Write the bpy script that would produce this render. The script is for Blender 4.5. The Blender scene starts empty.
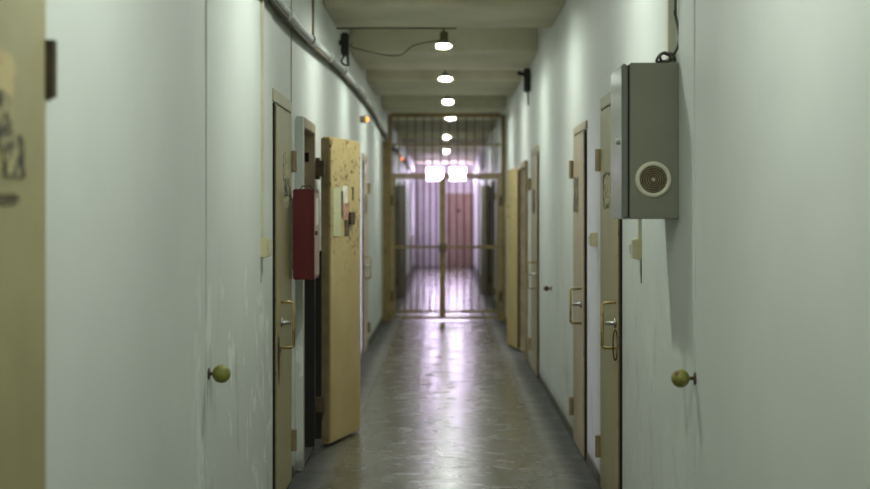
import bpy, bmesh, math, random
from mathutils import Vector, Matrix
random.seed(7)
scene = bpy.context.scene
COL = scene.collection

# ------------------------------------------------------------------ world, view
scene.view_settings.view_transform = 'Standard'
scene.view_settings.look = 'None'
scene.view_settings.gamma = 1.0
scene.view_settings.use_curve_mapping = False
scene.view_settings.exposure = 0.0
scene.cycles.use_denoising = True
scene.cycles.max_bounces = 10
scene.cycles.diffuse_bounces = 6
scene.cycles.sample_clamp_indirect = 4.0
world = bpy.data.worlds.new('world'); scene.world = world
world.use_nodes = True
world.node_tree.nodes['Background'].inputs[0].default_value = (0.55, 0.6, 0.8, 1)
world.node_tree.nodes['Background'].inputs[1].default_value = 0.3

W = 0.87            # half width of the corridor
SOFF = 3.01         # underside of the beams
CEIL = 3.27         # ceiling of the bays
END = 44.0

# ------------------------------------------------------------------ mesh helpers
def NB(): return bmesh.new()

def box(bm, x0, x1, y0, y1, z0, z1):
    if x0 > x1: x0, x1 = x1, x0
    v = [bm.verts.new((x, y, z)) for z in (z0, z1) for y in (y0, y1) for x in (x0, x1)]
    for f in ((0,2,3,1),(4,5,7,6),(0,1,5,4),(2,6,7,3),(0,4,6,2),(1,3,7,5)):
        bm.faces.new([v[i] for i in f])
    return v

def ring_frame(d):
    d = d.normalized()
    up = Vector((0,0,1)) if abs(d.z) < 0.9 else Vector((1,0,0))
    a = d.cross(up).normalized(); b = a.cross(d).normalized()
    return a, b

def tube(bm, pts, r, n=10, caps=True, closed=False):
    pts = [Vector(p) for p in pts]; rings = []
    N = len(pts); pa = None
    for i, p in enumerate(pts):
        if closed: d = pts[(i+1) % N] - pts[i-1]
        else: d = pts[min(i+1, N-1)] - pts[max(i-1, 0)]
        if pa is None: a, b = ring_frame(d)
        else:
            d = d.normalized(); a = (pa - d*pa.dot(d)).normalized(); b = d.cross(a)
            a, b = a, -b
        pa = a
        rr = r[i] if isinstance(r, (list, tuple)) else r
        rings.append([bm.verts.new(p + a*rr*math.cos(2*math.pi*k/n) + b*rr*math.sin(2*math.pi*k/n)) for k in range(n)])
    M = N if closed else N-1
    for i in range(M):
        A, B = rings[i], rings[(i+1) % N]
        for k in range(n):
            bm.faces.new((A[k], A[(k+1)%n], B[(k+1)%n], B[k]))
    if caps and not closed:
        bm.faces.new(rings[0]); bm.faces.new(rings[-1])

def lathe(bm, origin, axis, prof, n=24):
    """prof: list of (distance along axis, radius)."""
    o = Vector(origin); ax = Vector(axis).normalized(); a, b = ring_frame(ax)
    prev = None
    for (t, r) in prof:
        c = o + ax*t
        if r < 1e-6: cur = [bm.verts.new(c)]
        else: cur = [bm.verts.new(c + a*r*math.cos(2*math.pi*k/n) + b*r*math.sin(2*math.pi*k/n)) for k in range(n)]
        if prev:
            if len(prev) == 1 and len(cur) > 1:
                for k in range(n): bm.faces.new((prev[0], cur[k], cur[(k+1)%n]))
            elif len(cur) == 1 and len(prev) > 1:
                for k in range(n): bm.faces.new((prev[k], prev[(k+1)%n], cur[0]))
            elif len(cur) > 1:
                for k in range(n): bm.faces.new((prev[k], prev[(k+1)%n], cur[(k+1)%n], cur[k]))
        prev = cur

def smooth_path(pts, per=8):
    P = [Vector(p) for p in pts]; out = []
    for i in range(len(P)-1):
        p0, p1, p2, p3 = P[max(i-1,0)], P[i], P[i+1], P[min(i+2,len(P)-1)]
        for k in range(per):
            t = k/per
            out.append(0.5*((2*p1)+(-p0+p2)*t+(2*p0-5*p1+4*p2-p3)*t*t+(-p0+3*p1-3*p2+p3)*t**3))
    out.append(P[-1]); return out

def obj(name, bm, mat, parent=None, label=None, bevel=0, smooth=False):
    bmesh.ops.remove_doubles(bm, verts=bm.verts, dist=1e-6)
    bmesh.ops.recalc_face_normals(bm, faces=bm.faces)
    if bevel:
        es = [e for e in bm.edges if len(e.link_faces) == 2 and e.calc_face_angle(0) > 0.8]
        bmesh.ops.bevel(bm, geom=es, offset=bevel, segments=2, affect='EDGES', clamp_overlap=True)
    if parent is not None:
        r = parent
        off = Vector((0,0,0))
        while r is not None:
            off += Vector(r.location); r = r.parent
        bmesh.ops.translate(bm, verts=bm.verts, vec=-off)
    if smooth:
        for f in bm.faces: f.smooth = True
    me = bpy.data.meshes.new(name); bm.to_mesh(me); bm.free()
    if mat: me.materials.append(mat)
    o = bpy.data.objects.new(name, me); COL.objects.link(o)
    if parent is not None: o.parent = parent
    if label: o['label'] = label
    return o

def tag(o, label, cat, group=None, kind=None):
    o['label'] = label; o['category'] = cat
    if group: o['group'] = group
    if kind: o['kind'] = kind
    return o

def thing(name, label, cat, loc=(0,0,0), group=None, kind=None):
    o = bpy.data.objects.new(name, None); COL.objects.link(o); o.location = loc
    o.empty_display_size = 0.05
    return tag(o, label, cat, group, kind)

def copy_tree(o, parent=None):
    c = o.copy(); COL.objects.link(c)
    if parent is not None: c.parent = parent
    for ch in list(o.children): copy_tree(ch, c)
    return c

# ------------------------------------------------------------------ materials
def lin(r, g, b):
    f = lambda c: (c/255/12.92) if c/255 <= 0.04045 else ((c/255+0.055)/1.055)**2.4
    return (f(r), f(g), f(b), 1)

class NT:
    def __init__(s, name):
        s.m = bpy.data.materials.new(name); s.m.use_nodes = True
        s.t = s.m.node_tree; s.n = s.t.nodes; s.p = s.n['Principled BSDF']
        s.tc = s.n.new('ShaderNodeTexCoord')
    def l(s, a, b): s.t.links.new(a, b)
    def mapping(s, scale=(1,1,1), coord='Object'):
        # world position: every part shares one pattern, whatever its origin
        g = s.n.new('ShaderNodeNewGeometry') if coord == 'World' else None
        mp = s.n.new('ShaderNodeMapping'); mp.inputs['Scale'].default_value = scale
        s.l(g.outputs['Position'] if g else s.tc.outputs[coord], mp.inputs['Vector'])
        return mp.outputs[0]
    def noise(s, scale, detail=4, rough=0.55, vec=None, dist=0.0):
        n = s.n.new('ShaderNodeTexNoise'); n.inputs['Scale'].default_value = scale
        n.inputs['Detail'].default_value = detail; n.inputs['Roughness'].default_value = rough
        n.inputs['Distortion'].default_value = dist
        if vec is not None: s.l(vec, n.inputs['Vector'])
        return n.outputs['Fac']
    def ramp(s, fac, stops):
        r = s.n.new('ShaderNodeValToRGB'); e = r.color_ramp.elements
        while len(e) < len(stops): e.new(0.5)
        for i, (p, c) in enumerate(stops):
            e[i].position = p; e[i].color = c if len(c) == 4 else (*c, 1)
        s.l(fac, r.inputs[0]); return r.outputs[0]
    def mix(s, fac, a, b, mode='MIX'):
        m = s.n.new('ShaderNodeMix'); m.data_type = 'RGBA'; m.blend_type = mode
        for sock, v in ((m.inputs[0], fac), (m.inputs[6], a), (m.inputs[7], b)):
            if hasattr(v, 'links'): s.l(v, sock)
            else: sock.default_value = v
        return m.outputs[2]
    def math(s, op, a, b=0.0, clamp=False):
        m = s.n.new('ShaderNodeMath'); m.operation = op; m.use_clamp = clamp
        for sock, v in ((m.inputs[0], a), (m.inputs[1], b)):
            if hasattr(v, 'links'): s.l(v, sock)
            else: sock.default_value = v
        return m.outputs[0]
    def xyz(s):
        g = s.n.new('ShaderNodeNewGeometry'); x = s.n.new('ShaderNodeSeparateXYZ')
        s.l(g.outputs['Position'], x.inputs[0]); return x.outputs
    def smooth(s, v, a, b):
        m = s.n.new('ShaderNodeMapRange'); m.interpolation_type = 'SMOOTHSTEP'
        m.inputs[1].default_value = a; m.inputs[2].default_value = b
        m.inputs[3].default_value = 0; m.inputs[4].default_value = 1
        s.l(v, m.inputs[0]); return m.outputs[0]
    def bump(s, h, strength=0.2, dist=0.01):
        b = s.n.new('ShaderNodeBump'); b.inputs['Strength'].default_value = strength
        b.inputs['Distance'].default_value = dist; s.l(h, b.inputs['Height'])
        s.l(b.outputs[0], s.p.inputs['Normal'])
    def set(s, col=None, rough=None, metal=None, spec=None):
        for k, v in (('Base Color', col), ('Roughness', rough), ('Metallic', metal), ('Specular IOR Level', spec)):
            if v is None: continue
            if hasattr(v, 'links'): s.l(v, s.p.inputs[k])
            else: s.p.inputs[k].default_value = v
        return s.m

def G(v): return (v, v, v, 1)

def paint(name, base, dark, rough=0.45, scale=6, chips=None, chip_scale=30, chip_at=0.68, metal=0.0, bump=0.05, chip_z=0):
    t = NT(name); v = t.mapping((1,1,1), 'World')
    n = t.noise(scale, 5, 0.6, v)
    c = t.ramp(n, [(0.3, dark), (0.62, base)])
    if chips:
        k = t.noise(chip_scale, 4, 0.65, v)
        big = t.noise(chip_scale*0.14, 2, 0.5, v)
        k = t.math('ADD', k, t.math('MULTIPLY', t.math('SUBTRACT', big, 0.5), 0.35))
        msk = t.smooth(k, chip_at, chip_at+0.05)
        if chip_z: msk = t.math('MULTIPLY', msk, t.smooth(t.xyz()[2], chip_z-0.25, chip_z+0.25))
        c = t.mix(msk, c, chips)
    t.bump(t.noise(scale*8, 3, 0.6, v), bump, 0.004)
    return t.set(c, rough, metal)

def wall_mat():
    t = NT('painted plaster'); v = t.mapping((1,1,1), 'World'); x = t.xyz()
    n = t.noise(1.6, 6, 0.6, v)
    c = t.ramp(n, [(0.3, lin(188,191,186)), (0.7, lin(195,198,193))])
    # dirty drips and rubbed patches below chest height
    streak = t.noise(1.0, 5, 0.65, t.mapping((6, 6, 1.6), 'World'))
    patch = t.noise(2.3, 5, 0.6, v)
    low = t.math('MULTIPLY', t.math('SUBTRACT', 1.0, t.smooth(x[2], 0.9, 1.55)), t.smooth(x[1], 5.0, 5.5))
    m1 = t.math('MULTIPLY', t.math('MULTIPLY', t.smooth(streak, 0.52, 0.7), t.smooth(patch, 0.46, 0.62)), low)
    c = t.mix(t.math('MULTIPLY', m1, 0.7), c, lin(118,114,96))
    st2 = t.noise(1.0, 4, 0.6, t.mapping((3.2, 3.2, 2.4), 'World'), 1.6)
    m2 = t.math('MULTIPLY', t.math('MULTIPLY', t.smooth(st2, 0.54, 0.58), t.smooth(t.noise(3.1, 4, 0.6, v), 0.44, 0.54)), t.math('MULTIPLY', low, t.math('ADD', 0.25, t.math('MULTIPLY', 0.75, t.math('LESS_THAN', x[0], 0.0)))))
    c = t.mix(t.math('MULTIPLY', m2, 0.6), c, lin(226,228,222))
    sp = t.noise(38, 3, 0.7, v)
    m3 = t.math('MULTIPLY', t.smooth(sp, 0.66, 0.70), t.math('MULTIPLY', low, t.smooth(patch, 0.48, 0.6)))
    c = t.mix(t.math('MULTIPLY', m3, 0.8), c, lin(84,74,58))
    foot = t.math('SUBTRACT', 1.0, t.smooth(x[2], 0.0, 0.16))
    fn = t.noise(9, 5, 0.7, v)
    c = t.mix(t.math('MULTIPLY', foot, t.smooth(fn, 0.25, 0.7)), c, lin(92,88,74))
    t.bump(t.noise(50, 3, 0.6, v), 0.02, 0.002)
    return t.set(c, 0.5, 0, 0.3)

def floor_mat():
    t = NT('worn linoleum tiles'); v = t.mapping((1,1,1), 'World'); x = t.xyz()
    n = t.noise(2.2, 7, 0.65, v)
    c = t.ramp(n, [(0.3, lin(70,67,51)), (0.7, lin(85,82,64))])
    fine = t.noise(24, 6, 0.7, v)
    c = t.mix(t.math('MULTIPLY', t.smooth(fine, 0.55, 0.8), 0.4), c, lin(56,53,44))
    br = t.n.new('ShaderNodeTexBrick'); br.offset = 0.0; br.squash = 1.0
    br.inputs['Scale'].default_value = 1.0; br.inputs['Mortar Size'].default_value = 0.004
    br.inputs['Brick Width'].default_value = 0.5; br.inputs['Row Height'].default_value = 0.5
    mp_off = None
    br.inputs['Color1'].default_value = G(0.0); br.inputs['Color2'].default_value = G(0.0); br.inputs['Mortar'].default_value = G(1)
    mp = t.n.new('ShaderNodeMapping'); mp.inputs['Location'].default_value = (0.25, 0.3, 0)
    g = t.n.new('ShaderNodeNewGeometry'); t.l(g.outputs['Position'], mp.inputs[0]); t.l(mp.outputs[0], br.inputs['Vector'])
    c = t.mix(t.math('MULTIPLY', br.outputs['Color'], 0.45), c, lin(60,58,50))
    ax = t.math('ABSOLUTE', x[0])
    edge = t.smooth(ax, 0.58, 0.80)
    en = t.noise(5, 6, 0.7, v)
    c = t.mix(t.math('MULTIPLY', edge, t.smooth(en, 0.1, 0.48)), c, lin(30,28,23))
    sc = t.noise(6, 5, 0.7, t.mapping((1, 4, 1), 'World'))
    c = t.mix(t.math('MULTIPLY', t.smooth(sc, 0.75, 0.78), 0.7), c, lin(50,46,40))
    r = t.ramp(t.noise(5, 6, 0.7, v), [(0.3, G(0.15)), (0.7, G(0.34))])
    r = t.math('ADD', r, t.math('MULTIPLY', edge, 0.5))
    h = t.math('ADD', t.math('MULTIPLY', t.noise(3.0, 3, 0.5, t.mapping((1, 2.5, 1), 'World')), 0.9), t.math('MULTIPLY', fine, 0.35))
    t.bump(h, 0.13, 0.01)
    return t.set(c, r, 0, 0.42)

def emit(name, col, strength):
    m = bpy.data.materials.new(name); m.use_nodes = True
    t = m.node_tree; t.nodes.clear()
    o = t.nodes.new('ShaderNodeOutputMaterial'); e = t.nodes.new('ShaderNodeEmission')
    e.inputs[0].default_value = (*col, 1); e.inputs[1].default_value = strength
    t.links.new(e.outputs[0], o.inputs[0]); return m

def scribble(name, paper, ink, scale=26, at=0.5, stretch=(1,1,1)):
    t = NT(name); v = t.mapping(stretch, 'World')
    n = t.noise(scale, 5, 0.75, v, 1.2)
    return t.set(t.mix(t.smooth(n, at, at+0.05), paper, ink), 0.7)

M = {}
M['wall'] = wall_mat()
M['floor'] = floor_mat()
M['ceiling'] = paint('ceiling distemper', lin(214,208,186), lin(192,186,162), 0.8, 1.4)
M['end_wall'] = paint('far wall paint', lin(206,198,206), lin(186,178,190), 0.6, 1.5)
M['skirt'] = paint('dirty skirting', lin(84,80,66), lin(44,42,34), 0.6, 7)
M['door'] = paint('cream door enamel', lin(152,144,104), lin(136,128,88), 0.38, 3, lin(78,62,38), 40, 0.74)
M['door_pink'] = paint('aged door enamel', lin(158,145,116), lin(142,129,100), 0.38, 3, lin(90,70,52), 40, 0.74)
M['door_ochre'] = paint('ochre door enamel', lin(190,168,116), lin(174,152,98), 0.42, 2.5, lin(104,66,28), 22, 0.575, chip_z=1.15)
M['door_dim'] = paint('brown door enamel', lin(112,100,82), lin(84,74,60), 0.5, 3)
M['door_red'] = paint('faded red brown door enamel', lin(158,130,118), lin(142,114,102), 0.5, 2)
M['edge'] = paint('dark rusty edge', lin(84,68,42), lin(44,34,20), 0.6, 9)
M['gap'] = paint('black gap shade', lin(22,20,15), lin(12,11,8), 0.9, 9)  # flat black stands in for the shade inside narrow gaps
M['black'] = paint('flat black paint', lin(22,21,18), lin(10,10,9), 0.75, 5, bump=0.1)  # plain black, also painted over the far doorways for their darkness
M['jamb'] = paint('brown jamb enamel', lin(150,134,102), lin(112,96,68), 0.5, 4, lin(60,46,28), 26, 0.66)
M['brass'] = paint('worn yellow handle enamel', lin(166,148,94), lin(132,112,64), 0.35, 20, lin(66,46,22), 60, 0.6, 0.25)
M['steel'] = paint('dull steel', lin(170,170,166), lin(130,130,126), 0.3, 20, metal=0.85)
M['rust'] = paint('rusty iron', lin(84,62,40), lin(50,36,24), 0.7, 20)
M['red'] = paint('dark red enamel', lin(88,7,11), lin(76,5,8), 0.4, 5)
M['red_lid'] = paint('pale pink lid', lin(176,150,138), lin(150,122,112), 0.45, 7)
M['label'] = paint('white sticker', lin(224,220,206), lin(206,200,186), 0.6, 20)
M['grey_metal'] = paint('grey green enamel', lin(122,122,106), lin(114,114,98), 0.42, 3)
M['grey_lid'] = paint('lighter grey enamel', lin(112,114,106), lin(104,106,98), 0.2, 3)
M['grille_ring'] = paint('cream plastic ring', lin(206,202,182), lin(196,190,170), 0.4, 20)
M['grille_dark'] = paint('dark brown mesh', lin(66,56,40), lin(50,42,30), 0.8, 30)
M['grille_rib'] = paint('tan rib', lin(150,136,106), lin(134,120,92), 0.6, 30)
M['cable'] = paint('dark cable', lin(70,64,54), lin(50,46,38), 0.55, 20)
M['tan_cable'] = paint('dusty tan cable', lin(104,96,74), lin(80,72,54), 0.7, 20)
M['conduit'] = paint('cream plastic conduit', lin(190,186,164), lin(172,166,144), 0.5, 8)
M['cover'] = paint('painted cable cover', lin(196,192,172), lin(184,180,160), 0.5, 4)
M['duct'] = paint('grey flexible conduit', lin(176,178,174), lin(140,142,138), 0.45, 16, lin(80,80,76), 70, 0.64, 0.2)
M['strap'] = paint('bright strap', lin(206,206,200), lin(180,180,174), 0.35, 16)
M['plastic_cream'] = paint('cream switch plastic', lin(196,188,150), lin(184,174,136), 0.45, 12)
M['ball'] = paint('olive green rubber', lin(126,126,50), lin(86,82,30), 0.55, 32, lin(70,50,24), 30, 0.66)
M['ball_red'] = paint('dark brown rubber', lin(92,46,34), lin(64,30,24), 0.6, 20)
M['gate'] = paint('ochre gate paint', lin(132,112,68), lin(104,88,50), 0.5, 8, lin(70,52,30), 40, 0.7)
M['dark_gate'] = paint('dark gate paint', lin(92,82,60), lin(72,64,46), 0.5, 8)
M['black_plastic'] = paint('black plastic', lin(20,20,20), lin(12,12,12), 0.45, 20)
M['lens'] = paint('dark glass lens', lin(30,32,38), lin(22,24,30), 0.1, 20)
M['frame_white'] = paint('white window paint', lin(214,210,212), lin(200,196,200), 0.5, 8)
M['smear'] = scribble('black smears on cream', lin(156,148,108), lin(30,23,14), 15, 0.45, (1,1,0.6))
M['scrawl'] = scribble('scrawled paper', lin(172,164,126), lin(40,31,18), 26, 0.52)
M['dark_scrawl'] = scribble('dirty worn plate', lin(128,110,78), lin(30,22,14), 24, 0.45)
M['paper_green'] = scribble('pale green paper', lin(190,188,152), lin(168,160,118), 30, 0.58)
M['paper_white'] = paint('torn white paper', lin(224,222,204), lin(200,186,170), 0.7, 14)
M['paper_pink'] = scribble('torn pink print', lin(202,160,136), lin(120,70,46), 40, 0.5)
M['pinkmark'] = scribble('faint red marks', lin(178,162,118), lin(170,96,78), 22, 0.56)

LAMP = (0.91, 1.0, 0.90)
DAY = (0.80, 0.72, 1.0)
M['lamp_glow'] = emit('lit lamp glass', LAMP, 1200)
M['pane'] = emit('daylit pane', (0.84, 0.68, 1.0), 64)
M['fill_pane'] = emit('added daylight pane', (0.80, 0.66, 1.0), 4.5)  # glow of the added window near the corridor end
M['high_pane'] = emit('daylit high pane', (0.80, 0.66, 1.0), 1.1)
M['cell_pane'] = emit('daylit cell pane', DAY, 22)
M['cell_pane_bright'] = emit('bright daylit cell pane', DAY, 75)
M['amber'] = emit('amber indicator', (1.0, 0.30, 0.04), 4)
M['red_ind'] = emit('red indicator', (1.0, 0.2, 0.08), 6)

# ------------------------------------------------------------------ room shell
def wall_boxes(s, y0, y1, openings):
    bm = NB(); T = 0.26; y = y0
    for (a, b, h) in sorted(openings):
        box(bm, s*W, s*(W+T), y, a, 0, CEIL+0.05)
        box(bm, s*W, s*(W+T), a, b, h, CEIL+0.05)
        y = b
    box(bm, s*W, s*(W+T), y, y1, 0, CEIL+0.05)
    return bm

def structure(o, label, cat):
    return tag(o, label, cat, kind='structure')

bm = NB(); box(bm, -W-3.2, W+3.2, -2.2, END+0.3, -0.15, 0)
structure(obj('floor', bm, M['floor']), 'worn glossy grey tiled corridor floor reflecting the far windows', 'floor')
LOPEN = (8.90, 9.62, 2.04)
ROPEN = (15.62, 16.48, 2.03)
T = 0.26; bm = wall_boxes(-1, -2.2, 38.2, [LOPEN])
box(bm, -W, -W-T, 38.2, 43.4, 0, 0.95); box(bm, -W, -W-T, 38.2, 43.4, 2.5, CEIL+0.05); box(bm, -W, -W-T, 43.4, END+0.3, 0, CEIL+0.05)
structure(obj('wall_left', bm, M['wall']), 'long white painted corridor wall with the red box', 'wall')
SW = [(31.8, 37.6)]
bm = wall_boxes(1, -2.2, 31.8, [ROPEN]); T = 0.26
box(bm, W, W+T, 31.8, 37.6, 0, 2.50); box(bm, W, W+T, 31.8, 37.6, 3.10, CEIL+0.05)
box(bm, W, W+T, 37.6, END+0.3, 0, CEIL+0.05)
structure(obj('wall_right', bm, M['wall']), 'long white painted corridor wall with the grey metal cabinet', 'wall')
bm = NB(); box(bm, -W-0.26, W+0.26, -2.4, -2.2, 0, CEIL+0.05)
structure(obj('wall_back', bm, M['wall']), 'plain white wall closing the corridor behind the viewer', 'wall')
# far end wall with two transom windows
WIN = [(-0.53, 0.0), (0.135, 0.665)]; WZ = (2.50, 2.91)
bm = NB()
box(bm, -W-0.26, W+0.26, END, END+0.26, 0, WZ[0]); box(bm, -W-0.26, W+0.26, END, END+0.26, WZ[1], CEIL+0.05)
box(bm, -W-0.26, WIN[0][0], END, END+0.26, *WZ); box(bm, WIN[0][1], WIN[1][0], END, END+0.26, *WZ); box(bm, WIN[1][1], W+0.26, END, END+0.26, *WZ)
structure(obj('wall_end', bm, M['end_wall']), 'pale lilac end wall of the corridor under the two bright windows', 'wall')
for i, (a, b) in enumerate(WIN):
    w = thing('window_%d' % (i+1), ['left one of the two bright windows high in the end wall', 'right one of the two bright windows high in the end wall'][i], 'window', ((a+b)/2, END, WZ[0]), kind='structure')
    bm = NB(); f = 0.035
    box(bm, a, b, END+0.02, END+0.10, WZ[0], WZ[0]+f); box(bm, a, b, END+0.02, END+0.10, WZ[1]-f, WZ[1])
    box(bm, a, a+f, END+0.02, END+0.10, WZ[0]+f, WZ[1]-f); box(bm, b-f, b, END+0.02, END+0.10, WZ[0]+f, WZ[1]-f)
    obj('window_frame', bm, M['frame_white'], w)
    bm = NB(); box(bm, a+f, b-f, END+0.05, END+0.06, WZ[0]+f, WZ[1]-f); obj('pane', bm, M['pane'], w)
w = thing('window_3', 'long high window in the wall beyond the gate, seen edge on', 'window', (W, 34.7, 2.5), kind='structure')
bm = NB()
for (a, b) in ((31.8, 31.86), (33.7, 33.76), (35.64, 35.70), (37.54, 37.6)): box(bm, W+0.21, W+0.25, a, b, 2.5, 3.1)
box(bm, W+0.21, W+0.25, 31.8, 37.6, 2.5, 2.54); box(bm, W+0.21, W+0.25, 31.8, 37.6, 3.06, 3.1)
obj('window_frame', bm, M['frame_white'], w)
bm = NB(); box(bm, W+0.235, W+0.245, 31.8, 37.6, 2.54, 3.06); obj('pane', bm, M['high_pane'], w)

w = thing('window_6', 'added daylight window in the conduit wall close to the end of the corridor', 'window', (-W, 40.8, 0.95), kind='structure')  # unseen window added to throw lilac daylight into the far corridor
bm = NB()
for (a, b) in ((38.2, 38.26), (40.77, 40.83), (43.34, 43.4)): box(bm, -W-0.21, -W-0.25, a, b, 0.95, 2.5)
box(bm, -W-0.21, -W-0.25, 38.2, 43.4, 0.95, 1.0); box(bm, -W-0.21, -W-0.25, 38.2, 43.4, 2.45, 2.5)
obj('window_frame', bm, M['frame_white'], w)
bm = NB(); box(bm, -W-0.235, -W-0.245, 38.2, 43.4, 1.0, 2.45); obj('pane', bm, M['fill_pane'], w)

# ceiling: bays with lamps between deep beams
LAMPS = [0.4, 3.5, 6.48, 10.0, 13.05, 16.2, 19.5, 22.7, 28.3, 34.7]
BAYS = [(-0.5,1.3), (2.7,4.4), (5.8,7.5), (9.05,10.8), (12.1,13.9), (15.6,16.85), (18.9,21.0), (21.9,23.6), (27.5,29.2), (33.9,35.6), (39.7,41.6)]
bm = NB(); box(bm, -W-0.26, W+0.26, -2.2, END+0.26, CEIL, CEIL+0.15)
ceil = structure(obj('ceiling', bm, M['ceiling']), 'grey distempered corridor ceiling crossed by broad flat beams', 'ceiling')
y = -2.2
for (a, b) in BAYS + [(END, END)]:
    if a > y + 0.01:
        bm = NB(); box(bm, -W, W, y, a, SOFF, CEIL); obj('beam', bm, M['ceiling'], ceil, bevel=0.012)
    y = b

# plaster seams and skirting
bm = NB(); box(bm, -W, -W+0.006, 5.47, 7.56, 0, SOFF)
structure(obj('trim_1', bm, M['wall']), 'slightly raised scuffed plaster strip behind the left doorstop ball', 'trim')
bm = NB(); box(bm, W, W-0.004, 5.2, 7.28, 0, SOFF)
structure(obj('trim_2', bm, M['wall']), 'slightly raised plaster strip behind the grey cabinet', 'trim')
def skirt(s, segs, name, label):
    bm = NB()
    for (a, b) in segs:
        box(bm, s*W, s*(W-0.012), a, b, 0, 0.07)
    structure(obj(name, bm, M['skirt'], bevel=0.003), label, 'baseboard')
skirt(-1, [(8.5, 8.6), (9.95, 15.85), (16.95, 21.1), (21.3, 23.5), (24.75, 25.9), (27.1, 44)], 'baseboard_left', 'low dirty skirting along the foot of the wall with the red box')
skirt(1, [(8.25, 9.05), (10.0, 13.55), (16.9, 21.1), (21.3, 23.5), (24.75, 26.5), (27.7, 44)], 'baseboard_right', 'low dirty skirting along the foot of the wall with the grey cabinet')

# the two cells whose doors stand open: bare rooms with a daylit window
def cell(s, y0, y1, wy0, wy1, op, idx):
    x0, x1 = s*(W+0.26), s*(W+2.9)
    bm = NB()
    box(bm, x1, x1+s*0.15, y0, y1, 0, 1.5); box(bm, x1, x1+s*0.15, y0, y1, 2.4, 2.8)
    box(bm, x1, x1+s*0.15, y0, wy0, 1.5, 2.4); box(bm, x1, x1+s*0.15, wy1, y1, 1.5, 2.4)
    box(bm, x0, x1, y0-0.1, y0, 0, 2.8); box(bm, x0, x1, y1, y1+0.1, 0, 2.8); box(bm, x0, x1, y0, y1, 2.8, 2.9)
    structure(obj('wall_cell', bm, M['wall']), ['bare walls of the small room behind the open left door', 'bare walls of the small room behind the open right door'][idx], 'wall')
    w = thing('window_%d' % (idx+4), ['window of the small room behind the open left door', 'window of the small room behind the open right door'][idx], 'window', (x1, (wy0+wy1)/2, 1.5), kind='structure')
    bm = NB()
    for k in range(4):
        yy = wy0 + (wy1-wy0)*(k+0.5)/4; box(bm, x1, x1+s*0.02, yy-0.008, yy+0.008, 1.5, 2.4)
    obj('window_bars', bm, M['dark_gate'], w)
    bm = NB(); box(bm, x1+s*0.08, x1+s*0.09, wy0, wy1, 1.5, 2.4); obj('pane', bm, M['cell_pane_bright' if s > 0 else 'cell_pane'], w)
cell(-1, 8.0, 11.0, 9.3, 10.3, LOPEN, 0)
cell(1, 14.9, 18.0, 16.2, 17.2, ROPEN, 1)

# ------------------------------------------------------------------ doors
def sbox(bm, s, d0, d1, y0, y1, z0, z1):
    """box on a side wall: d = distance out of the wall face into the corridor"""
    box(bm, s*(W-d0), s*(W-d1), y0, y1, z0, z1)
def sp(s, d, y, z): return (s*(W-d), y, z)

def u_handle(par, s, d, y, z0, z1, reach=0.075, mat=None, stem=True):
    bm = NB(); r = 0.008
    P = [sp(s, d, y, z0), sp(s, d+reach-0.01, y, z0), sp(s, d+reach, y, z0+0.01), sp(s, d+reach, y, z1-0.01), sp(s, d+reach-0.01, y, z1), sp(s, d, y, z1)]
    for a, b in zip(P[:-1], P[1:]): tube(bm, [a, b], r, 8)
    h = obj('pull_handle', bm, mat or M['brass'], par, smooth=True, label='yellow square pull handle')
    if stem:
        bm = NB(); zc = (z0+z1)/2+0.01
        lathe(bm, sp(s, d, y-0.002, zc), (-s,0,0), [(0,0),(0,0.024),(0.008,0.024),(0.012,0.012),(0.016,0.010),(reach-0.012,0.009),(reach-0.012,0.0),], 14)
        obj('lock_bolt', bm, M['steel'], par, smooth=True, label='bright steel bolt')
    return h

def hinge(par, s, d, y, z, h=0.11, mat=None):
    bm = NB(); sbox(bm, s, 0, 0.016, y-0.005, y+0.045, z-h/2, z+h/2)
    tube(bm, [sp(s, d+0.010, y+0.004, z-h/2), sp(s, d+0.010, y+0.004, z+h/2)], 0.018, 10)
    obj('hinge', bm, mat or M['edge'], par)

def jag(bm, s, d0, d1, a, b, z0, z1):
    rn = random.Random(int(a*1000+z0*77)); n = 18; lo = []; hi = []
    for k in range(n):
        t = k/n*2*math.pi; c, q = math.cos(t), math.sin(t); m = max(abs(c), abs(q)); j = rn.uniform(0.78, 1.04)
        y = (a+b)/2 + (b-a)/2*c/m*j; z = (z0+z1)/2 + (z1-z0)/2*q/m*j
        lo.append(bm.verts.new(sp(s, d0, y, z))); hi.append(bm.verts.new(sp(s, d1, y, z)))
    bm.faces.new(lo); bm.faces.new(hi)
    for k in range(n): bm.faces.new((lo[k], lo[(k+1)%n], hi[(k+1)%n], hi[k]))

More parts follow.
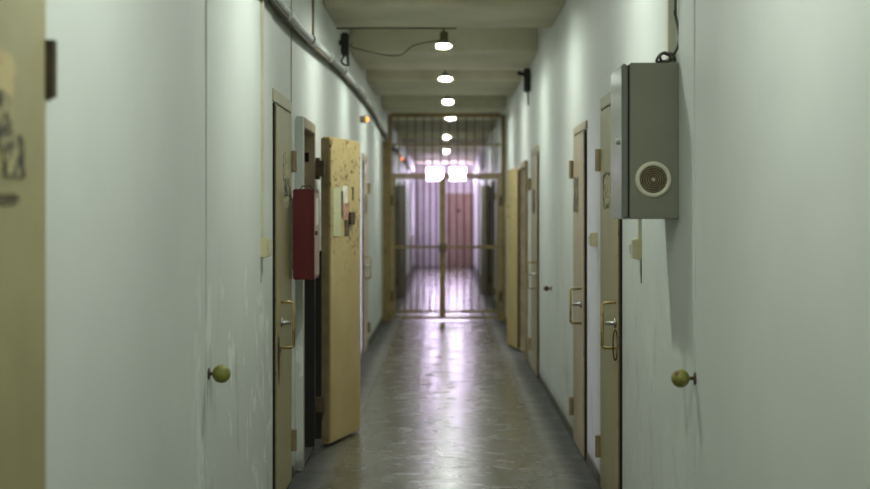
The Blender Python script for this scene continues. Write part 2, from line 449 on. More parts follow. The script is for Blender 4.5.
def closed_door(n, s, y0, y1, top, label, mat, d=0.016, handle=None, notice=None, hinges=True, header=0.065, edge=True, reach=0.066):
    """latch edge y0 nearest the viewer, hinges on y1"""
    t = thing('door_%d' % n, label, 'door', (s*W, (y0+y1)/2, 0), kind='structure')
    bm = NB(); sbox(bm, s, 0, 0.012, y0-0.05, y1+0.04, top, top+header)                     # head
    sbox(bm, s, 0, 0.008, y1+0.006, y1+0.045, 0.0, top)
    obj('door_frame', bm, mat, t, bevel=0.003)
    bm = NB(); sbox(bm, s, 0.0005, d, y0+0.006, y1, 0.012, top-0.012); obj('leaf', bm, mat, t, bevel=0.004)
    if edge:
        bm = NB(); sbox(bm, s, 0.0005, d-0.003, y0-0.012, y0+0.006, 0.012, top-0.006); obj('edge_strip', bm, M['gap'], t, label='black gap along the latch edge')  # black strip painted for the dark gap beside the leaf
        bm = NB(); sbox(bm, s, d, d+0.004, y0+0.006, y0+0.03, 0.02, top-0.02); obj('edge_plate', bm, M['brass'], t)
    if hinges:
        for z in (0.235, 1.80): hinge(t, s, d, y1+0.002, z, 0.12, M['jamb'])
    if handle: u_handle(t, s, d, handle[0], handle[1], handle[2], reach)
    if notice:
        for k, (a, b, z0, z1, m) in enumerate(notice):
            bm = NB(); jag(bm, s, d, d+0.002+0.0012*k, a, b, z0, z1); obj('peeling_notice', bm, M[m], t)
    return t

# near left door
t = closed_door(1, -1, 2.30, 3.205, 2.12, 'cream door at the near left edge with black smears, a hinge showing', M['door'], handle=(2.42, 0.82, 1.05), hinges=False,
            notice=[(2.80, 2.99, 1.73, 1.82, 'pinkmark'), (2.78, 2.975, 1.62, 1.745, 'smear'), (2.90, 3.045, 1.57, 1.66, 'smear'), (2.74, 3.01, 1.525, 1.542, 'edge')])
bm = NB(); sbox(bm, -1, 0, 0.012, 3.24, 3.285, 1.75, 1.88); tube(bm, [sp(-1,0.014,3.262,1.755), sp(-1,0.014,3.262,1.88)], 0.014, 10)
obj('hinge', bm, M['edge'], t, bevel=0.002)
# second left door
t2 = closed_door(2, -1, 7.60, 8.42, 2.075, 'cream closed door behind the left doorstop ball, before the red box', M['door'], handle=(7.86, 0.805, 1.045),
            notice=[(7.98, 8.30, 1.53, 1.72, 'scrawl'), (7.94, 8.12, 1.68, 1.84, 'scrawl'), (8.02, 8.28, 1.60, 1.70, 'smear')])
bm = NB(); lathe(bm, sp(-1, 0.016, 7.80, 0.80), (1,0,0), [(0,0.02),(0.004,0.02),(0.004,0)], 12)
v = [bm.verts.new(sp(-1, 0.0195, 7.70+dy, z)) for dy, z in ((0,0.86),(0.05,0.88),(0.09,0.78),(0.06,0.66),(0.045,0.60),(0.02,0.70))]
bm.faces.new(v); obj('wear_stain', bm, M['rust'], t2, label='pointed brown worn stain under the handle')
# near right door
t5 = closed_door(5, 1, 7.32, 8.20, 2.075, 'cream closed door directly beyond the grey cabinet, with ring pull', M['door'], handle=(7.45, 0.840, 1.065), reach=0.068,
            notice=[(7.72, 8.06, 1.52, 1.74, 'smear'), (7.68, 7.98, 1.55, 1.72, 'scrawl')])
bm = NB()
tube(bm, [sp(1, 0.028+0.011*math.sin(k/20*2*math.pi), 7.375, 0.86-0.075*math.cos(k/20*2*math.pi)-0.0) for k in range(20)], 0.004, 6, closed=True)
obj('ring_pull', bm, M['rust'], t5, smooth=True, label='rusty hanging ring')
# second right door
closed_door(6, 1, 9.13, 9.92, 2.025, 'closed door with pinkish paint beyond the lilac wall strip', M['door_pink'], header=0.05, handle=(9.32, 0.828, 1.043), reach=0.068,
            notice=[(9.50, 9.88, 1.50, 1.75, 'smear'), (9.55, 9.8, 1.52, 1.62, 'dark_scrawl')])
# third right door
t7 = closed_door(7, 1, 13.72, 14.72, 2.08, 'pale closed door before the open door far along the cabinet wall', M['door_pink'], handle=(13.95, 0.82, 1.06), reach=0.075,
            notice=[(14.0, 14.5, 1.5, 1.75, 'dark_scrawl')])
closed_door(4, -1, 15.95, 16.85, 2.09, 'pale closed door half hidden beyond the open ochre door', M['door_pink'], handle=(16.12, 0.82, 1.05),
            notice=[(16.2, 16.6, 1.5, 1.75, 'dark_scrawl')])
# beyond the gate
closed_door(9, -1, 23.6, 24.6, 2.1, 'cream door just beyond the barred gate, on the conduit side', M['door'], handle=(23.9, 0.82, 1.05), edge=False)
closed_door(10, 1, 23.6, 24.6, 2.1, 'cream door just beyond the barred gate, on the cabinet side', M['door'], handle=(23.9, 0.82, 1.05), edge=False)

def open_door(n, s, y0, y1, proud, top, label, mat, ltop, a, b, thick=0.075):
    """frame around an opening, leaf swung out from the far jamb to lie almost along the wall: its near edge starts at a, free end at b (plan points on the corridor side face)"""
    t = thing('door_%d' % n, label, 'door', (s*W, (y0+y1)/2, 0), kind='structure')
    bm = NB()
    sbox(bm, s, -0.26, proud, y0-0.05, y0+0.03, 0, top); sbox(bm, s, -0.26, proud, y1-0.03, y1+0.03, 0, top)
    sbox(bm, s, -0.26, proud, y0+0.03, y1-0.03, top-0.06, top)
    fr = obj('door_frame', bm, M['jamb'], t, bevel=0.004)
    return t

bm = NB(); sbox(bm, -1, 0, 0.043, 8.80, 8.829, 0, 2.08)
structure(obj('trim_3', bm, M['wall']), 'narrow white plaster return beside the open doorway, behind the red box', 'trim')
# open left door: frame, threshold, leaf
t3 = open_door(3, -1, 8.88, 9.64, 0.042, 2.08, 'thick ochre cell door swung open past the red box', None, 2, None, None)
bm = NB(); sbox(bm, -1, -0.255, 0.0425, 9.602, 9.6095, 0.02, 1.30); obj('jamb_lower', bm, M['black'], t3, label='black lower face of the door jamb')  # lower part of the far jamb face, coloured black
bm = NB(); sbox(bm, -1, -0.26, 0.041, 8.91, 9.61, 0.0, 0.018); obj('threshold', bm, M['black'], t3, label='black threshold')
bm = NB(); sbox(bm, -1, -0.045, 0.005, 9.598, 9.607, 1.84, 1.90); obj('strike_plate', bm, M['gap'], t3, label='black bolt hole in the jamb')
bm = NB(); box(bm, -0.832, -0.788, 9.645, 9.655, 0.06, 1.27); obj('gap_strip', bm, M['black'], t3, label='black strip between jamb and leaf')  # plain black strip filling the space between jamb and leaf
A = Vector((-0.737, 9.72, 0)); B = Vector((-0.575, 10.37, 0)); dr = (B-A).normalized(); nr = Vector((-dr.y, dr.x, 0)); th = 0.066
def leaf_pts(t0, t1, n0, n1, z0, z1, A=A, dr=dr, nr=nr):
    bm = NB(); v = []
    for z in (z0, z1):
        for (t, n) in ((t0,n0),(t1,n0),(t1,n1),(t0,n1)):
            p = A + dr*t + nr*n; v.append(bm.verts.new((p.x, p.y, z)))
    for f in ((3,2,1,0),(4,5,6,7),(0,1,5,4),(1,2,6,5),(2,3,7,6),(3,0,4,7)): bm.faces.new([v[i] for i in f])
    return bm
L3 = (B-A).length
leaf = obj('leaf', leaf_pts(0, L3, 0, th, 0.012, 2.008), M['door_ochre'], t3, bevel=0.012)
obj('edge_plate', leaf_pts(-0.004, 0.0, 0.006, th-0.004, 0.03, 2.0), M['jamb'], t3, label='dark rusty hinge edge of the leaf')
obj('paper_strip', leaf_pts(0.05, 0.22, -0.003, -0.0005, 1.36, 1.68), M['paper_green'], t3, label='long pale green paper strip')
obj('paper_tear', leaf_pts(0.24, 0.36, -0.003, -0.0005, 1.58, 1.695), M['paper_white'], t3, label='torn white paper')
obj('paper_print', leaf_pts(0.255, 0.40, -0.0026, -0.0005, 1.47, 1.585), M['paper_pink'], t3, label='torn pink printed paper')
obj('paint_stain', leaf_pts(0.22, 0.262, -0.0035, -0.0005, 1.49, 1.66), M['rust'], t3)
obj('paint_stain', leaf_pts(0.30, 0.40, -0.0022, -0.0005, 1.36, 1.48), M['dark_scrawl'], t3)
obj('paint_stain', leaf_pts(0.47, 0.50, -0.0022, -0.0005, 1.60, 1.69), M['rust'], t3)
obj('lock_box', leaf_pts(0.38, 0.49, -0.018, -0.0005, 1.435, 1.52), M['rust'], t3, label='dark iron lock box', bevel=0.004)
for z in (0.28, 1.80):
    bm = NB(); p = A + nr*(th+0.004) + dr*(-0.005)
    tube(bm, [(p.x-0.01, p.y-0.03, z-0.07), (p.x-0.01, p.y-0.03, z+0.07)], 0.017, 10); sbox(bm, -1, 0.042, 0.10, 9.63, 9.69, z-0.05, z+0.05)
    obj('hinge', bm, M['edge'], t3)

# open right door
t8 = open_door(8, 1, 15.58, 16.50, 0.03, 2.065, 'yellow cell door standing open far down the right, before the gate', None, 2, None, None)
A8 = Vector((0.812, 16.62, 0)); B8 = Vector((0.722, 17.28, 0)); dr8 = (B8-A8).normalized(); nr8 = Vector((dr8.y, -dr8.x, 0))
def leaf8(*a): return leaf_pts(*a, A=A8, dr=dr8, nr=nr8)
L8 = (B8-A8).length
obj('leaf', leaf8(0, L8, 0, -0.0+0.05, 0.012, 2.02), M['door_ochre'], t8, bevel=0.01)
obj('edge_plate', leaf8(-0.004, 0, 0.002, 0.048, 0.03, 2.0), M['edge'], t8, label='dark hinge edge of the leaf')
bm = NB()
p = A8 + dr8*0.5
tube(bm, [(p.x, p.y, 1.48), (p.x-0.05, p.y-0.01, 1.48), (p.x-0.05, p.y-0.01, 1.60), (p.x, p.y, 1.60)], 0.008, 8)
obj('pull_handle', bm, M['brass'], t8)
for z in (0.28, 1.0, 1.75):
    bm = NB(); tube(bm, [(0.845, 16.57, z-0.06), (0.845, 16.57, z+0.06)], 0.017, 10); obj('hinge', bm, M['edge'], t8)

# two dark leaves far beyond the gate
def far_leaf(n, s, xa, ya, xb, yb, label):
    A_ = Vector((xa, ya, 0)); B_ = Vector((xb, yb, 0)); d_ = (B_-A_).normalized(); n_ = Vector((-d_.y, d_.x, 0))
    if n_.x*s < 0: n_ = -n_
    t = thing('door_%d' % n, label, 'door', (xa, ya, 0), kind='structure')
    obj('leaf', leaf_pts(0, (B_-A_).length, 0, 0.05, 0.012, 2.05, A=A_, dr=d_, nr=n_), M['door_dim'], t, bevel=0.01)
    bm = NB(); sbox(bm, s, 0, 0.02, ya-1.0, ya-0.03, 2.0, 2.1); sbox(bm, s, 0, 0.02, ya-0.1, ya-0.03, 0, 2.0); sbox(bm, s, 0, 0.02, ya-1.0, ya-0.93, 0, 2.0)
    obj('door_frame', bm, M['door_dim'], t)
    bm = NB(); sbox(bm, s, 0, 0.004, ya-0.93, ya-0.1, 0.0, 2.0); obj('doorway', bm, M['black'], t, label='flat black sheet for the dark doorway')  # flat sheet on the wall, black for the darkness of an open doorway
    for z in (0.3, 1.7):
        bm = NB(); tube(bm, [(s*0.84, ya-0.03, z-0.06), (s*0.84, ya-0.03, z+0.06)], 0.016, 8); obj('hinge', bm, M['edge'], t)
far_leaf(11, -1, -0.80, 27.0, -0.70, 27.75, 'dark door standing open beyond the gate, on the conduit side')
far_leaf(12, 1, 0.80, 27.6, 0.70, 28.3, 'dark door standing open beyond the gate, on the cabinet side')

# end door
t = thing('door_13', 'faded red brown door in the end wall, seen through the gate', 'door', (0.45, END, 0), kind='structure')
bm = NB(); box(bm, 0.06, 0.86, END-0.05, END-0.0, 0.01, 2.14); obj('leaf', bm, M['door_red'], t, bevel=0.006)
bm = NB(); box(bm, 0.0, 0.06, END-0.06, END, 0, 2.2); box(bm, 0.0, 0.87, END-0.06, END, 2.14, 2.2); obj('door_frame', bm, M['frame_white'], t)
bm = NB(); lathe(bm, (0.44, END-0.05, 1.62), (0,-1,0), [(0,0.05),(0.012,0.05),(0.015,0.02),(0.015,0)], 14); obj('spyhole', bm, M['rust'], t, label='dark spyhole cover')
bm = NB(); box(bm, 0.12, 0.15, END-0.10, END-0.05, 0.95, 1.15); obj('pull_handle', bm, M['rust'], t)

# ------------------------------------------------------------------ gate across the corridor
GY = 21.2
def px(x): return (x-444)*GY/1500
def pz(y): return 1.5-(y-215)*GY/1500
gate = thing('barred_gate', 'ochre barred metal gate across the corridor under the small windows', 'gate', (0, GY, 0))
bm = NB()
xl, xr = -0.765, 0.83
for x in (xl, xr): box(bm, x-0.03, x+0.03, GY-0.03, GY+0.03, 0, 2.92)
box(bm, xl+0.03, xr-0.03, GY-0.03, GY+0.03, 2.88, 2.94)
box(bm, xl+0.03, xr-0.03, GY-0.03, GY+0.03, 2.045, 2.09)
fr = obj('gate_frame', bm, M['gate'], gate, bevel=0.004)
bm = NB(); box(bm, -W, xl-0.031, GY-0.012, GY+0.012, 0, 2.55); obj('side_plate', bm, M['gate'], gate)
bm = NB(); box(bm, xr+0.031, W, GY-0.012, GY+0.012, 0, 2.92)
obj('side_plate', bm, M['gate'], gate)
gr = obj('top_grille', (lambda b: (box(b, xl+0.03, xr-0.03, GY-0.008, GY+0.008, 2.48, 2.51), b)[1])(NB()), M['gate'], gate)
x = xl + 0.12
k = 0
while x < xr-0.06:
    bm = NB(); tube(bm, [(x, GY, 2.10), (x, GY, 2.88)], 0.010, 8); obj('bar', bm, M['gate'], gr)
    x += 0.12
def gleaf(x0, x1):
    bm = NB()
    for x in (x0+0.02, x1-0.02): box(bm, x-0.02, x+0.02, GY-0.02, GY+0.02, 0.03, 2.04)
    for z in (0.035, 0.12, 1.03, 2.005): box(bm, x0+0.04, x1-0.04, GY-0.018, GY+0.018, z, z+0.035)
    lf = obj('gate_leaf', bm, M['gate'], gate)
    n = 7
    for i in range(n):
        x = x0+0.04 + (x1-x0-0.08)*(i+0.5)/n
        bm = NB(); tube(bm, [(x, GY, 0.13), (x, GY, 1.99)], 0.010, 8); obj('bar', bm, M['dark_gate'], lf)
    return lf
l1 = gleaf(xl+0.035, -0.025); l2 = gleaf(-0.02, xr-0.035)
bm = NB(); box(bm, -0.055, 0.01, GY-0.035, GY-0.02, 0.03, 2.02); obj('meeting_post', bm, M['gate'], gate)
bm = NB(); box(bm, -0.075, 0.03, GY-0.06, GY-0.036, 0.98, 1.10); obj('lock_box', bm, M['dark_gate'], gate, bevel=0.004)
for x in (xl+0.03, xr-0.03):
    for z in (0.35, 1.7):
        bm = NB(); tube(bm, [(x, GY-0.035, z-0.07), (x, GY-0.035, z+0.07)], 0.018, 8); obj('hinge', bm, M['edge'], gate)

# ------------------------------------------------------------------ red box on the left wall
rx0, rx1 = -0.836, -0.718; ry0, ry1 = 8.30, 8.62; rz0, rz1 = 1.142, 1.644
rb = thing('fire_box', 'dark red metal box sticking out of the wall beside the open door', 'fire box', (-0.78, 8.46, rz0))
bm = NB(); box(bm, rx0, rx1-0.014, ry0, ry1, rz0, rz1); obj('body', bm, M['red'], rb, bevel=0.005)
bm = NB(); box(bm, rx1-0.013, rx1-0.0, ry0, ry1, rz0, rz1); obj('lid', bm, M['red'], rb, bevel=0.003)
bm = NB(); box(bm, rx1, rx1+0.003, ry0+0.018, ry1-0.018, rz0+0.018, rz1-0.02); obj('lid_panel', bm, M['red_lid'], rb, label='pale pink front panel')
bm = NB(); box(bm, rx1+0.003, rx1+0.0045, ry0+0.06, ry1-0.08, rz1-0.20, rz1-0.05); obj('sticker', bm, M['label'], rb, label='white sticker on the front')
bm = NB(); lathe(bm, (rx1+0.003, ry0+0.04, 1.40), (1,0,0), [(0,0.012),(0.012,0.012),(0.014,0.0)], 12); obj('latch', bm, M['black_plastic'], rb, label='small black latch')
bm = NB(); box(bm, -W, rx0, ry0+0.05, ry0+0.09, rz0+0.05, rz1-0.05); box(bm, -W, rx0, ry1-0.06, ry1-0.03, rz0+0.05, rz1-0.05); obj('bracket', bm, M['steel'], rb)
bm = NB(); tube(bm, [(rx0+0.02, ry1-0.1, rz1), (rx0+0.03, ry1-0.1, rz1+0.02), (rx0+0.08, ry1-0.1, rz1+0.02), (rx0+0.09, ry1-0.1, rz1)], 0.004, 6); obj('wire_loop', bm, M['cable'], rb)

# ------------------------------------------------------------------ grey cabinet on the right wall
cy0, cy1 = 5.53, 5.89; cz0, cz1 = 1.485, 2.062
cab = thing('wall_cabinet', 'grey metal cabinet with round speaker grille fixed high on the wall', 'cabinet', (0.78, 5.74, cz0))
bm = NB(); box(bm, 0.685, 0.866, cy0, cy1, cz0, cz1); obj('body', bm, M['grey_metal'], cab, bevel=0.004)
bm = NB(); box(bm, 0.678, 0.685, cy0+0.008, cy1-0.008, cz0+0.008, cz1-0.008); obj('lid_gap', bm, M['gap'], cab, label='black strip for the dark gap behind the lid')  # black strip paints the shade in the gap under the lid
bm = NB(); box(bm, 0.655, 0.678, cy0+0.002, cy1, cz0, cz1-0.004)
obj('lid', bm, M['grey_lid'], cab, bevel=0.006, label='lighter grey hinged lid')
bm = NB(); lathe(bm, (0.655, cy0+0.10, 1.775), (-1,0,0), [(0,0.011),(0.006,0.011),(0.009,0.006),(0.009,0)], 14); obj('lid_lock', bm, M['steel'], cab, smooth=True, label='bright round lock')
bm = NB(); box(bm, 0.866, W, cy0+0.004, cy1-0.004, cz0+0.004, cz1-0.004); obj('back_gap', bm, M['gap'], cab, label='black gap behind the cabinet')  # black strip paints the dark gap between cabinet and wall
gc = ((653.3-444)*cy0/1500, cy0, 1.5-(179.5-215)*cy0/1500)
bm = NB(); lathe(bm, gc, (0,-1,0), [(0,0.067),(0.006,0.066),(0.009,0.062),(0.009,0.052),(0.004,0.050),(0.001,0.050)], 40)
ring = obj('speaker_grille', bm, M['grille_ring'], cab, smooth=True, label='round cream speaker grille ring')
bm = NB(); lathe(bm, (gc[0], gc[1]-0.0005, gc[2]), (0,-1,0), [(0,0.051),(0.0012,0.051),(0.0012,0)], 40); obj('grille_mesh', bm, M['grille_dark'], ring, label='dark brown mesh')
for r in (0.010, 0.0185, 0.027, 0.0355, 0.044):
    bm = NB(); tube(bm, [(gc[0]+r*math.cos(k/32*2*math.pi), gc[1]-0.0035, gc[2]+r*math.sin(k/32*2*math.pi)) for k in range(32)], 0.0017, 6, closed=True)
    obj('grille_rib', bm, M['grille_rib'], ring, smooth=True)
bm = NB(); lathe(bm, (gc[0], gc[1]-0.001, gc[2]), (0,-1,0), [(0,0.006),(0.004,0.005),(0.0055,0.0)], 16); obj('grille_boss', bm, M['grille_ring'], ring, smooth=True)

# cable cover and cable above it
bm = NB(); box(bm, W-0.033, W, 5.60, 5.67, cz1+0.012, CEIL)
tag(obj('cable_cover', bm, M['cover'], bevel=0.004), 'pale painted cable cover rising from the grey cabinet to the ceiling', 'cable cover')
def P(pxx, pyy, Y): return ((pxx-444)*Y/1500, Y, 1.5-(pyy-215)*Y/1500)
cb = [(0.84, 5.546, 2.9)] + [P(a, b, 5.545) for a, b in ((675.5,0),(674.5,10),(677,22),(679,34),(678.5,44),(675,52),(671,58),(664,60),(660,57),(663,53),(669,53.5),(673,58),(668,61),(659,61.5),(657,59.5),(661,54),(667,51.5),(672,54),(676,60))]
cb = [(x, y + (0.016*(i % 3) if i > 6 else 0) + (0.004 if i > 6 else 0), max(z, cz1+0.008)) for i, (x, y, z) in enumerate(cb)]
bm = NB(); tube(bm, smooth_path(cb, 6), [0.0042]*20*6 if False else 0.0052, 8)
tag(obj('coiled_cable', bm, M['cable'], smooth=True), 'dark cable hanging down and coiled on top of the grey cabinet', 'cable')

# ------------------------------------------------------------------ door stops
def door_stop(s, y, z, r, mat, label, chip=False, o=0.0):
    t = thing('door_stop', label, 'door stop', (s*W, y, z), group='ball door stops on the walls')
    bm = NB(); lathe(bm, (s*(W-o), y, z), (-s,0,0), [(-0.003,0.0),(-0.003,0.022),(0.004,0.021),(0.006,0.010),(0.006,0)], 18); obj('base_plate', bm, M['rust'], t)
    bm = NB(); lathe(bm, (s*(W-0.008), y, z), (-s,0,0), [(0,0.007),(0.03,0.006)], 10); obj('stem', bm, M['rust'], t)
    bm = NB(); c = 0.016+r
    lathe(bm, (s*(W-0.004-c), y, z), (-s,0,0), [(-r*math.cos(k/14*math.pi), r*math.sin(k/14*math.pi)) for k in range(15)], 24)
    b = obj('rubber_ball', bm, mat, t, smooth=True)
    if chip:
        bm = NB()
        cx = s*(W-0.004-c)
        lathe(bm, (cx-s*r*0.52, y-r*0.62, z+r*0.60), (-s*0.52,-0.62,0.60), [(-0.006,0.010),(0.001,0.008),(0.0015,0)], 10); obj('worn_chip', bm, M['ball_red'], b, label='dark worn chip')
door_stop(-1, 5.50, 0.918, 0.034, M['ball'], 'olive ball door stop on the left wall below the peeling paint', o=0.006)
door_stop(1, 5.19, 0.935, 0.032, M['ball'], 'olive ball door stop on the right wall under the grey cabinet', chip=True)
door_stop(1, 12.15, 0.905, 0.022, M['ball_red'], 'small dark brown ball door stop far along the right wall')

# ------------------------------------------------------------------ conduits and junction boxes
def junction(s, y, z0, z1, dpt, h, label, ctop=None, cbot=None):
    t = thing('junction_box', label, 'junction box', (s*W, y, z0), group='cream junction boxes on the walls')
    bm = NB(); sbox(bm, s, -0.003, dpt*0.75, y, y+h, z0, z1); obj('body', bm, M['plastic_cream'], t, bevel=0.003)
    bm = NB(); sbox(bm, s, dpt*0.75, dpt, y+0.004, y+h-0.004, z0+0.004, z1-0.004); obj('cover', bm, M['conduit'], t, bevel=0.003)
    bm = NB(); sbox(bm, s, dpt, dpt+0.006, y+h*0.35, y+h*0.65, (z0+z1)/2-0.02, (z0+z1)/2+0.02); obj('rocker', bm, M['conduit'], t)
    if ctop:
        bm = NB(); sbox(bm, s, 0.0, 0.019, y+0.01, y+0.045, z1, ctop); obj('conduit', bm, M['conduit'], t, bevel=0.002)
    if cbot:
        bm = NB(); tube(bm, [sp(s, 0.006, y+0.01, z0), sp(s, 0.006, y+0.012, cbot)], 0.0025, 6); obj('loose_wire', bm, M['tan_cable'], t)
junction(-1, 7.06, 1.30, 1.39, 0.052, 0.08, 'cream junction box under a tall conduit before the second left door', 2.525, 1.18)
junction(1, 6.56, 1.305, 1.395, 0.048, 0.08, 'cream junction box with conduit just below the grey cabinet', 2.0, 1.20)
junction(1, 8.50, 1.32, 1.40, 0.042, 0.08, 'cream junction box on the lilac wall strip between two right doors', None, None)
for (y, z0, z1, r, m, lab) in ((8.52, 2.14, 2.50, 0.004, 'conduit', 'thin wire running down to the second left door frame'),):
    bm = NB(); tube(bm, [(-W+0.0025, y, z0-0.005), (-W+0.0025, y, z1), (-W+0.0025, y, CEIL)], r, 6)
    tag(obj('thin_wire', bm, M[m]), lab, 'wire')
bm = NB(); box(bm, -W, -W+0.014, 9.88, 9.92, 2.62, CEIL)
tag(obj('conduit', bm, M['jamb'], bevel=0.002), 'short brownish conduit above the open ochre door, under the ceiling', 'conduit')

# flexible cable conduit along the left wall
PTS = [(-0.835,-1.5,2.57), (-0.835,2,2.57), (-0.835,5,2.57), (-0.835,7.5,2.567), (-0.835,8.6,2.572), (-0.835,10.4,2.63), (-0.835,12.3,2.687), (-0.835,14.5,2.72), (-0.835,16.9,2.735), (-0.835,19,2.70), (-0.835,21.6,2.652), (-0.835,25,2.65), (-0.835,30,2.66), (-0.835,36,2.65), (-0.835,43.9,2.62)]
pipe = thing('cable_conduit', 'thick grey flexible conduit running high along the left wall', 'conduit', (-0.80, 8, 2.5))
path = smooth_path(PTS, 40)
bm = NB(); tube(bm, path, [0.032 if i % 2 else 0.029 for i in range(len(path))], 12); obj('tube', bm, M['duct'], pipe, smooth=True)
bm = NB(); low = [(p.x+0.008, p.y, p.z-0.036) for p in path]; tube(bm, low, 0.011, 8); obj('lower_cable', bm, M['tan_cable'], pipe, smooth=True, label='dark speckled cable strapped underneath')
for yy in (7.9, 9.3, 10.8, 12.3, 13.8, 15.5, 17.5, 19.5, 23, 26, 31, 36):
    p = min(path, key=lambda q: abs(q.y-yy)); bm = NB()
    tube(bm, [(p.x+0.004, p.y-0.02, p.z-0.006), (p.x+0.004, p.y+0.02, p.z-0.006)], 0.0385, 14)
    box(bm, -W+0.0005, p.x, p.y-0.015, p.y+0.015, p.z-0.01, p.z+0.01); obj('clip', bm, M['strap'], pipe)

# cable runs at the ceiling by the first pendant lamp
bm = NB()
tube(bm, smooth_path([(-0.865, 12.06, 3.0), (-0.7, 12.06, 3.002), (-0.4, 12.06, 3.003), (0.1, 12.06, 3.0)], 6), 0.006, 8)
tag(obj('ceiling_conduit', bm, M['tan_cable'], smooth=True), 'thin straight tan cable across the ceiling to the hanging lamp', 'cable')
bm = NB()
wp = [(-0.765, 12.50, 2.93)] + [P(a, b, 12.75) for a, b in ((350,46),(362,50),(374,52.5),(386,55),(397,55.5),(404,53),(411,47),(420,43.5),(432,41.5),(441,40))]
tube(bm, smooth_path(wp, 6), 0.0055, 8)
tag(obj('slack_cable', bm, M['tan_cable'], smooth=True), 'slack brownish cable drooping from the black device to the hanging lamp', 'cable')

# ------------------------------------------------------------------ lamps
def make_lamp(x, y, label):
    t = thing('bulkhead_lamp', label, 'lamp', (x, y, 2.93), group='lit ceiling lamps down the corridor')
    bm = NB(); tube(bm, [(x, y, 3.02), (x, y, CEIL)], 0.008, 8); obj('rod', bm, M['cable'], t)
    bm = NB(); lathe(bm, (x, y, CEIL), (0,0,-1), [(0,0.045),(0.02,0.045),(0.03,0.02),(0.03,0)], 16); obj('ceiling_rose', bm, M['conduit'], t)
    bm = NB(); lathe(bm, (x, y, 3.04), (0,0,-1), [(0,0.0),(0,0.026),(0.02,0.04),(0.035,0.06),(0.05,0.066),(0.060,0.066),(0.060,0.058),(0.056,0.057),(0.056,0.0)], 24); obj('housing', bm, M['grey_metal'], t, smooth=False)
    bm = NB(); lathe(bm, (x, y, 2.984), (0,0,-1), [(0,0.056),(0.002,0.056),(0.005,0.042),(0.008,0.02),(0.009,0)], 24); obj('glass', bm, M['lamp_glow'], t, smooth=True)
    bm = NB()
    tube(bm, [(x+0.067*math.cos(k/24*2*math.pi), y+0.067*math.sin(k/24*2*math.pi), 2.974) for k in range(24)], 0.003, 6, closed=True)
    for a in (0, math.pi/2):
        c, s_ = math.cos(a), math.sin(a)
        tube(bm, [(x+0.067*math.cos(q)*c, y+0.067*math.cos(q)*s_, 2.974-0.028*math.sin(q)) for q in [i/12*math.pi for i in range(13)]], 0.0025, 6)
    obj('guard_cage', bm, M['steel'], t)
    return t
where = ['lamp glowing overhead behind the viewer', 'lamp glowing overhead beside the near left door', 'lamp glowing above the grey cabinet, out over the frame', 'lamp just showing at the top edge above the red box',
    'hanging lamp with the slack cable, first and largest lit one', 'second lit ceiling lamp, just below the hanging lamp', 'third lit ceiling lamp, last before the gate', 'lit lamp just beneath the top rail of the gate',
    'lit lamp seen midway up the top bars of the gate', 'small lit lamp low behind the top bars, just over the two bright windows']
LX = [0, 0, 0, -0.02, -0.005, 0.012, 0.05, 0.10, 0.055, 0.07]
first = make_lamp(LX[0], LAMPS[0], where[0])
for i in range(1, len(LAMPS)):
    c = copy_tree(first); c.location = (LX[i], LAMPS[i], 2.93); c['label'] = where[i]
# box the slack cable runs into
bm = NB(); box(bm, -0.035, 0.035, 12.75, 12.83, 2.98, 3.06)
tag(obj('lamp_junction', bm, M['tan_cable'], bevel=0.006), 'little dusty connector box where the slack cable meets the hanging lamp', 'connector box')
bm = NB(); tube(bm, [(0.0, 12.79, 3.06), (0.0, 12.79, CEIL)], 0.006, 8); o = obj('connector_stem', bm, M['tan_cable'], bpy.data.objects['lamp_junction'])

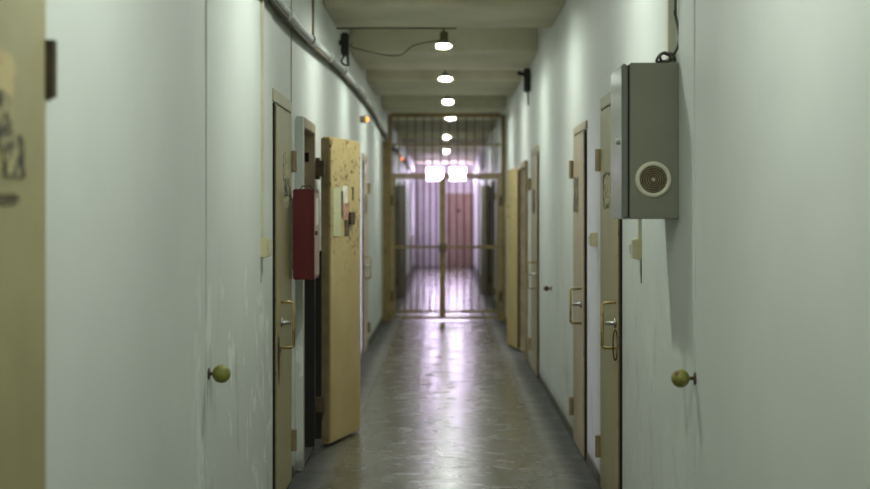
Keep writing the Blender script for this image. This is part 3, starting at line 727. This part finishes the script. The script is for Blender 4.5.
# ------------------------------------------------------------------ black devices
def device(name, s, x, y, z0, z1, label, arm):
    t = thing(name, label, 'camera', (x, y, z0), group='black wall cameras under the ceiling')
    bm = NB(); box(bm, x-0.034, x+0.034, y, y+0.10, z0, z1); obj('body', bm, M['black_plastic'], t, bevel=0.012)
    bm = NB(); box(bm, x+s*0.03, s*W, y+0.03, y+0.07, z1-0.10, z1-0.06); obj('bracket', bm, M['black_plastic'], t)
    if arm:
        bm = NB(); tube(bm, [(x-s*0.02, y+0.03, z1-0.065), (x-s*0.085, y-0.02, z1-0.05)], [0.016, 0.02], 12); ar = obj('camera_arm', bm, M['black_plastic'], t)
        bm = NB(); lathe(bm, (x-s*0.083, y-0.018, z1-0.0505), (-s*0.7,-0.5,0.15), [(0,0.016),(0.006,0.014),(0.008,0)], 12); obj('lens', bm, M['lens'], ar)
    return t
d = device('surveillance_camera', -1, -0.822, 12.4, 2.82, 3.01, 'black device under the ceiling on the conduit wall, with hanging cables', False)
bm = NB()
tube(bm, smooth_path([(-0.82, 12.45, 2.83), (-0.85, 12.47, 2.79), (-0.845, 12.47, 2.76), (-0.80, 12.46, 2.74)], 6), 0.009, 8)
tube(bm, [(-0.80, 12.44, 2.83), (-0.793, 12.45, 2.735)], 0.011, 8)
obj('hanging_cable', bm, M['cable'], d, smooth=True)
d = device('surveillance_camera', 1, 0.832, 15.0, 2.73, 2.97, 'black device with short arm under the ceiling on the cabinet wall', True)
bm = NB(); tube(bm, [(0.84, 15.03, 2.74), (0.845, 15.03, 2.60)], 0.009, 8); obj('hanging_cable', bm, M['cable'], d)

# amber indicators above doors
def indicator(x, y, z, m, label, dcol):
    t = thing('indicator_lamp', label, 'indicator lamp', (x, y, z), group='small indicator lamps on the left wall')
    bm = NB(); box(bm, -W-0.003, x-0.01, y-0.03, y+0.03, z-0.035, z+0.035); obj('base', bm, M['conduit'], t, bevel=0.004)
    bm = NB(); lathe(bm, (x-0.01, y, z), (1,0,0), [(0,0.022),(0.014,0.022),(0.026,0.012),(0.029,0)], 14); obj('lens_cap', bm, M[m], t, smooth=True)
indicator(-0.80, 15.6, 2.495, 'amber', 'amber indicator lamp on the conduit wall before the gate', 0)
indicator(-0.80, 28.6, 2.57, 'red_ind', 'orange red indicator lamp on the conduit wall beyond the gate', 0)

# ------------------------------------------------------------------ camera
cam = bpy.data.cameras.new('camera'); co = bpy.data.objects.new('camera', cam); COL.objects.link(co)
co.location = (0, 0, 1.5); co.rotation_euler = (math.pi/2, 0, 0)
cam.sensor_width = 36; cam.lens = 36*1500/870
cam.shift_x = -9/870; cam.shift_y = -29.5/870
cam.clip_end = 200
cam.dof.use_dof = True; cam.dof.focus_distance = 6.8; cam.dof.aperture_fstop = cam.lens/1000/0.025
scene.camera = co
